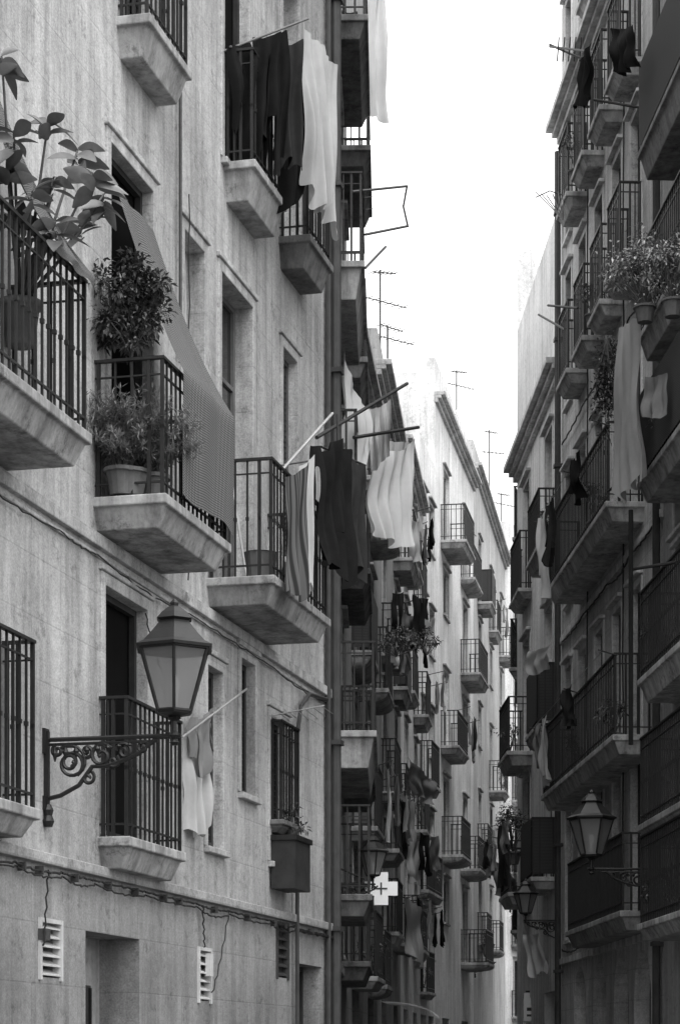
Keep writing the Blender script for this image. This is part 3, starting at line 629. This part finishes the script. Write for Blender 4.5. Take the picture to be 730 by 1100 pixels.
for H,a,b in ((8.1,692,622),(5.1,700,615)): 
    m.tube([(XR(a),.62,EYE+H+.01),(XR(b),.62,EYE+H+.01)],.006,M_ALU,4)
    for p in (a,(a+b)/2,b): m.tube([(XR(p),.44,EYE+H-.05),(XR(p),.68,EYE+H+.02)],.01,M_IRONG,4)
m.obj('clothes_line',M=WR.M,centre=True)
cloth('sheet',pt(662,352,91),pt(686,338,96),1.9,M_CREAM,3,.05,38,gather=-.2); cloth('towel',pt(657,30,92),pt(681,26,96),.5,M_BLACK,3,.05,39); cloth('towel',pt(690,404,98),pt(714,400,100),.45,M_GREY,2,.04,40)
cloth('towel',pt(562,1004,62),pt(580,1000,65),.7,M_WHITE,2,.05,41,skew=.4); cloth('towel',pt(566,700,68),pt(590,692,70),.35,M_CREAM,2,.04,62)
for (a,b,c,d,s) in ((578,338,606,354,70),(588,328,620,331,74),(637,107,690,116,86),(590,48,640,70,74),(652,528,690,500,90),(574,780,600,775,70)):
    pole([pt(a,b,s),pt(c,d,s+2)],.017,M_IRON)
m=MB()
for k in range(6): m.tube([pt(604,236,74),pt(575+k*6,210+abs(k-2)*-2,72)],.009,M_IRONG,4)
m.tube([pt(575,212,72),pt(590,205,72),pt(605,210,72)],.009,M_IRONG,4); m.obj('clothes_drying_rack',centre=True)
pole([pt(677,548,93),pt(677,800,93)],.03,M_IRON,'gallery_post'); pole([pt(676,612,92),pt(726,604,101)],.02,M_IRON,'clothes_pole')

# ============================================================ plants
m=MB(); base=pt(22,372,158); pot(m,base,.14,.3)
root=base+Z3*.28
tips=[(58,190,160),(112,208,158),(52,130,162),(8,178,165),(88,238,158),(20,228,160),(84,160,157),(2,60,166),(35,205,170),(60,238,165),(15,140,166),(100,185,162),(40,255,160)]
for (a,b,s) in tips:
    tp=pt(a,b,s); md=root.lerp(tp,.55)+Vector((0,0,-.06)); m.tube([root,md,tp],[.014,.011,.007],M_STEM,6)
    for k in range(8):
        an=k*2.4+random.random(); d=Vector((math.cos(an),math.sin(an)*.7,random.uniform(-.5,.8))); leaf(m,tp-Z3*.03*k*.6,d,random.uniform(.16,.25),random.uniform(.08,.11),random.choice([M_LEAF,M_LEAF,M_LEAFB]),droop=.25,nseg=7,roll=1.2)
m.obj('rubber_plant',smooth=True,centre=True)
bush('potted_shrub',W(X(106),.26,EYE+5.72),(.33,.26,.32),2300,.055,[M_LEAF,M_LEAFD,M_LEAFD],potr=.13,clumps=30,potmat=M_POT,stem=.88)
fern('asparagus_fern',W(X(104.5),.2,EYE+4.49),.42,.62,95,M_LEAFB); fern('asparagus_fern',W(X(116),.36,EYE+4.49),.42,.6,95,M_LEAFB)
m=MB(); c=W(X(240),.35,EYE+4.28); m.lathe(c.x,c.y,[(.11,c.z),(.15,c.z+.3),(.16,c.z+.3)],M_GREY,14); m.obj('bucket',centre=True)
m=MB(); c=W(X(245),.45,EYE+4.65)
for k in range(18):
    a=math.pi*2*k/18; b2=math.pi*2*(k+1)/18; m.tube([c+Vector((.07*math.cos(a),0,.0+.24*math.sin(a))),c+Vector((.07*math.cos(b2),0,.24*math.sin(b2)))],.014,M_PLAST,5)
m.tube([c-Z3*.36,c+Z3*.24],.012,M_PLAST,5); m.tube([c-Z3*.02-Vector((.07,0,0)),c-Z3*.02+Vector((.07,0,0))],.01,M_PLAST,5); m.obj('plastic_chair_back',centre=True)
bush('flowering_plant',pt(692,290,97),(.42,.25,.36),2300,.05,[M_LEAFB,M_FLOWER,M_LEAFB,M_LEAF],potr=.12,clumps=34)
bush('flowering_plant',pt(722,284,101),(.34,.25,.34),1300,.05,[M_LEAFB,M_FLOWER,M_LEAF],potr=.12,clumps=20)
bush('hanging_vine',pt(652,412,90),(.18,.12,.55),1300,.05,[M_LEAFD,M_LEAF],clumps=26,trail=True)
bush('potted_shrub',pt(550,885,60),(.33,.3,.45),900,.06,[M_LEAFD,M_LEAF,M_LEAFB],potr=.15,clumps=18)
bush('potted_plant',pt(425,690,66),(.5,.3,.2),500,.06,[M_LEAFD,M_LEAF,M_LEAFB],clumps=14)
bush('potted_plant',pt(458,690,60),(.3,.3,.2),300,.06,[M_LEAFD,M_LEAF],clumps=8)
for (x,y,H,wl) in ((XR(668),.38,7.5,WR),(XR(640),.36,4.45,WR),(XR(690),.36,4.45,WR),(XR(655),.25,10.6,WR),(XR(636),.25,13.2,WR),(WR0.X(736),.35,4.9,WR0),(WR0.X(745),.3,7.2,WR0),(WR0.X(738),.3,2.,WR0)): bush('potted_plant',wl.W(x,y,EYE+H),(.22,.2,.25),260,.055,[M_LEAFD,M_LEAF,M_LEAFB],potr=.1,clumps=9)

antenna(408,378,290,58); antenna(490,440,398,38); antenna(525,525,462,33); antenna(416,385,350,56); antenna(468,470,425,40); antenna(538,560,530,31)
m=MB(); m.tube([pt(590,50,74),pt(640,56,78)],.016,M_IRON,5)
for k in range(5): m.tube([pt(600+k*6,40,75),pt(598+k*6,66,75)],.009,M_IRON,4)
m.obj('tv_antenna',centre=True)

# ============================================================ light, world, camera
world=bpy.data.worlds.new("World"); scn.world=world; world.use_nodes=True; nt=world.node_tree; nt.nodes.clear()
wo=nt.nodes.new('ShaderNodeOutputWorld'); bg=nt.nodes.new('ShaderNodeBackground'); sky=nt.nodes.new('ShaderNodeTexSky'); sky.sky_type='NISHITA'
SD=Vector((.2,-.55,1.15)).normalized(); el=math.asin(SD.z); az=math.atan2(SD.x,SD.y)
sky.sun_disc=False; sky.sun_elevation=el; sky.sun_rotation=az; sky.dust_density=6; sky.air_density=1.5; sky.ozone_density=0
bw=nt.nodes.new('ShaderNodeRGBToBW'); nt.links.new(sky.outputs[0],bw.inputs[0])
tc=nt.nodes.new('ShaderNodeTexCoord'); sp=nt.nodes.new('ShaderNodeSeparateXYZ'); nt.links.new(tc.outputs['Generated'],sp.inputs[0])
mr=nt.nodes.new('ShaderNodeMapRange'); nt.links.new(sp.outputs[2],mr.inputs[0]); mr.inputs[1].default_value=0; mr.inputs[2].default_value=1; mr.inputs[3].default_value=5.8; mr.inputs[4].default_value=15
nz=nt.nodes.new('ShaderNodeTexNoise'); nz.inputs['Scale'].default_value=1.5; nz.inputs['Detail'].default_value=5; nt.links.new(tc.outputs['Generated'],nz.inputs['Vector'])
m2=nt.nodes.new('ShaderNodeMapRange'); nt.links.new(nz.outputs[0],m2.inputs[0]); m2.inputs[1].default_value=.3;m2.inputs[2].default_value=.7;m2.inputs[3].default_value=.93;m2.inputs[4].default_value=1.07
mm=nt.nodes.new('ShaderNodeMath'); mm.operation='MULTIPLY'; nt.links.new(mr.outputs[0],mm.inputs[0]); nt.links.new(m2.outputs[0],mm.inputs[1])
ma=nt.nodes.new('ShaderNodeMath'); ma.operation='ADD'; nt.links.new(mm.outputs[0],ma.inputs[0]); nt.links.new(bw.outputs[0],ma.inputs[1])
nt.links.new(ma.outputs[0],bg.inputs[0]); bg.inputs[1].default_value=.15
nt.links.new(bg.outputs[0],wo.inputs[0])
sl=bpy.data.lights.new('sun','SUN'); sl.energy=1.5; sl.angle=math.radians(22); so=bpy.data.objects.new('sun',sl); scn.collection.objects.link(so)
so.rotation_euler=(-SD).to_track_quat('-Z','Y').to_euler()
cam=bpy.data.cameras.new('camera'); co=bpy.data.objects.new('camera',cam); scn.collection.objects.link(co); scn.camera=co
cam.sensor_fit='VERTICAL'; cam.sensor_height=36; cam.sensor_width=24; cam.lens=F/1100*36; cam.shift_y=(HY-550)/1100; cam.clip_end=2000
co.location=(0,0,EYE); co.rotation_euler=(math.pi/2,0,0)
scn.view_settings.view_transform='Standard'; scn.view_settings.look='None'; scn.view_settings.exposure=0
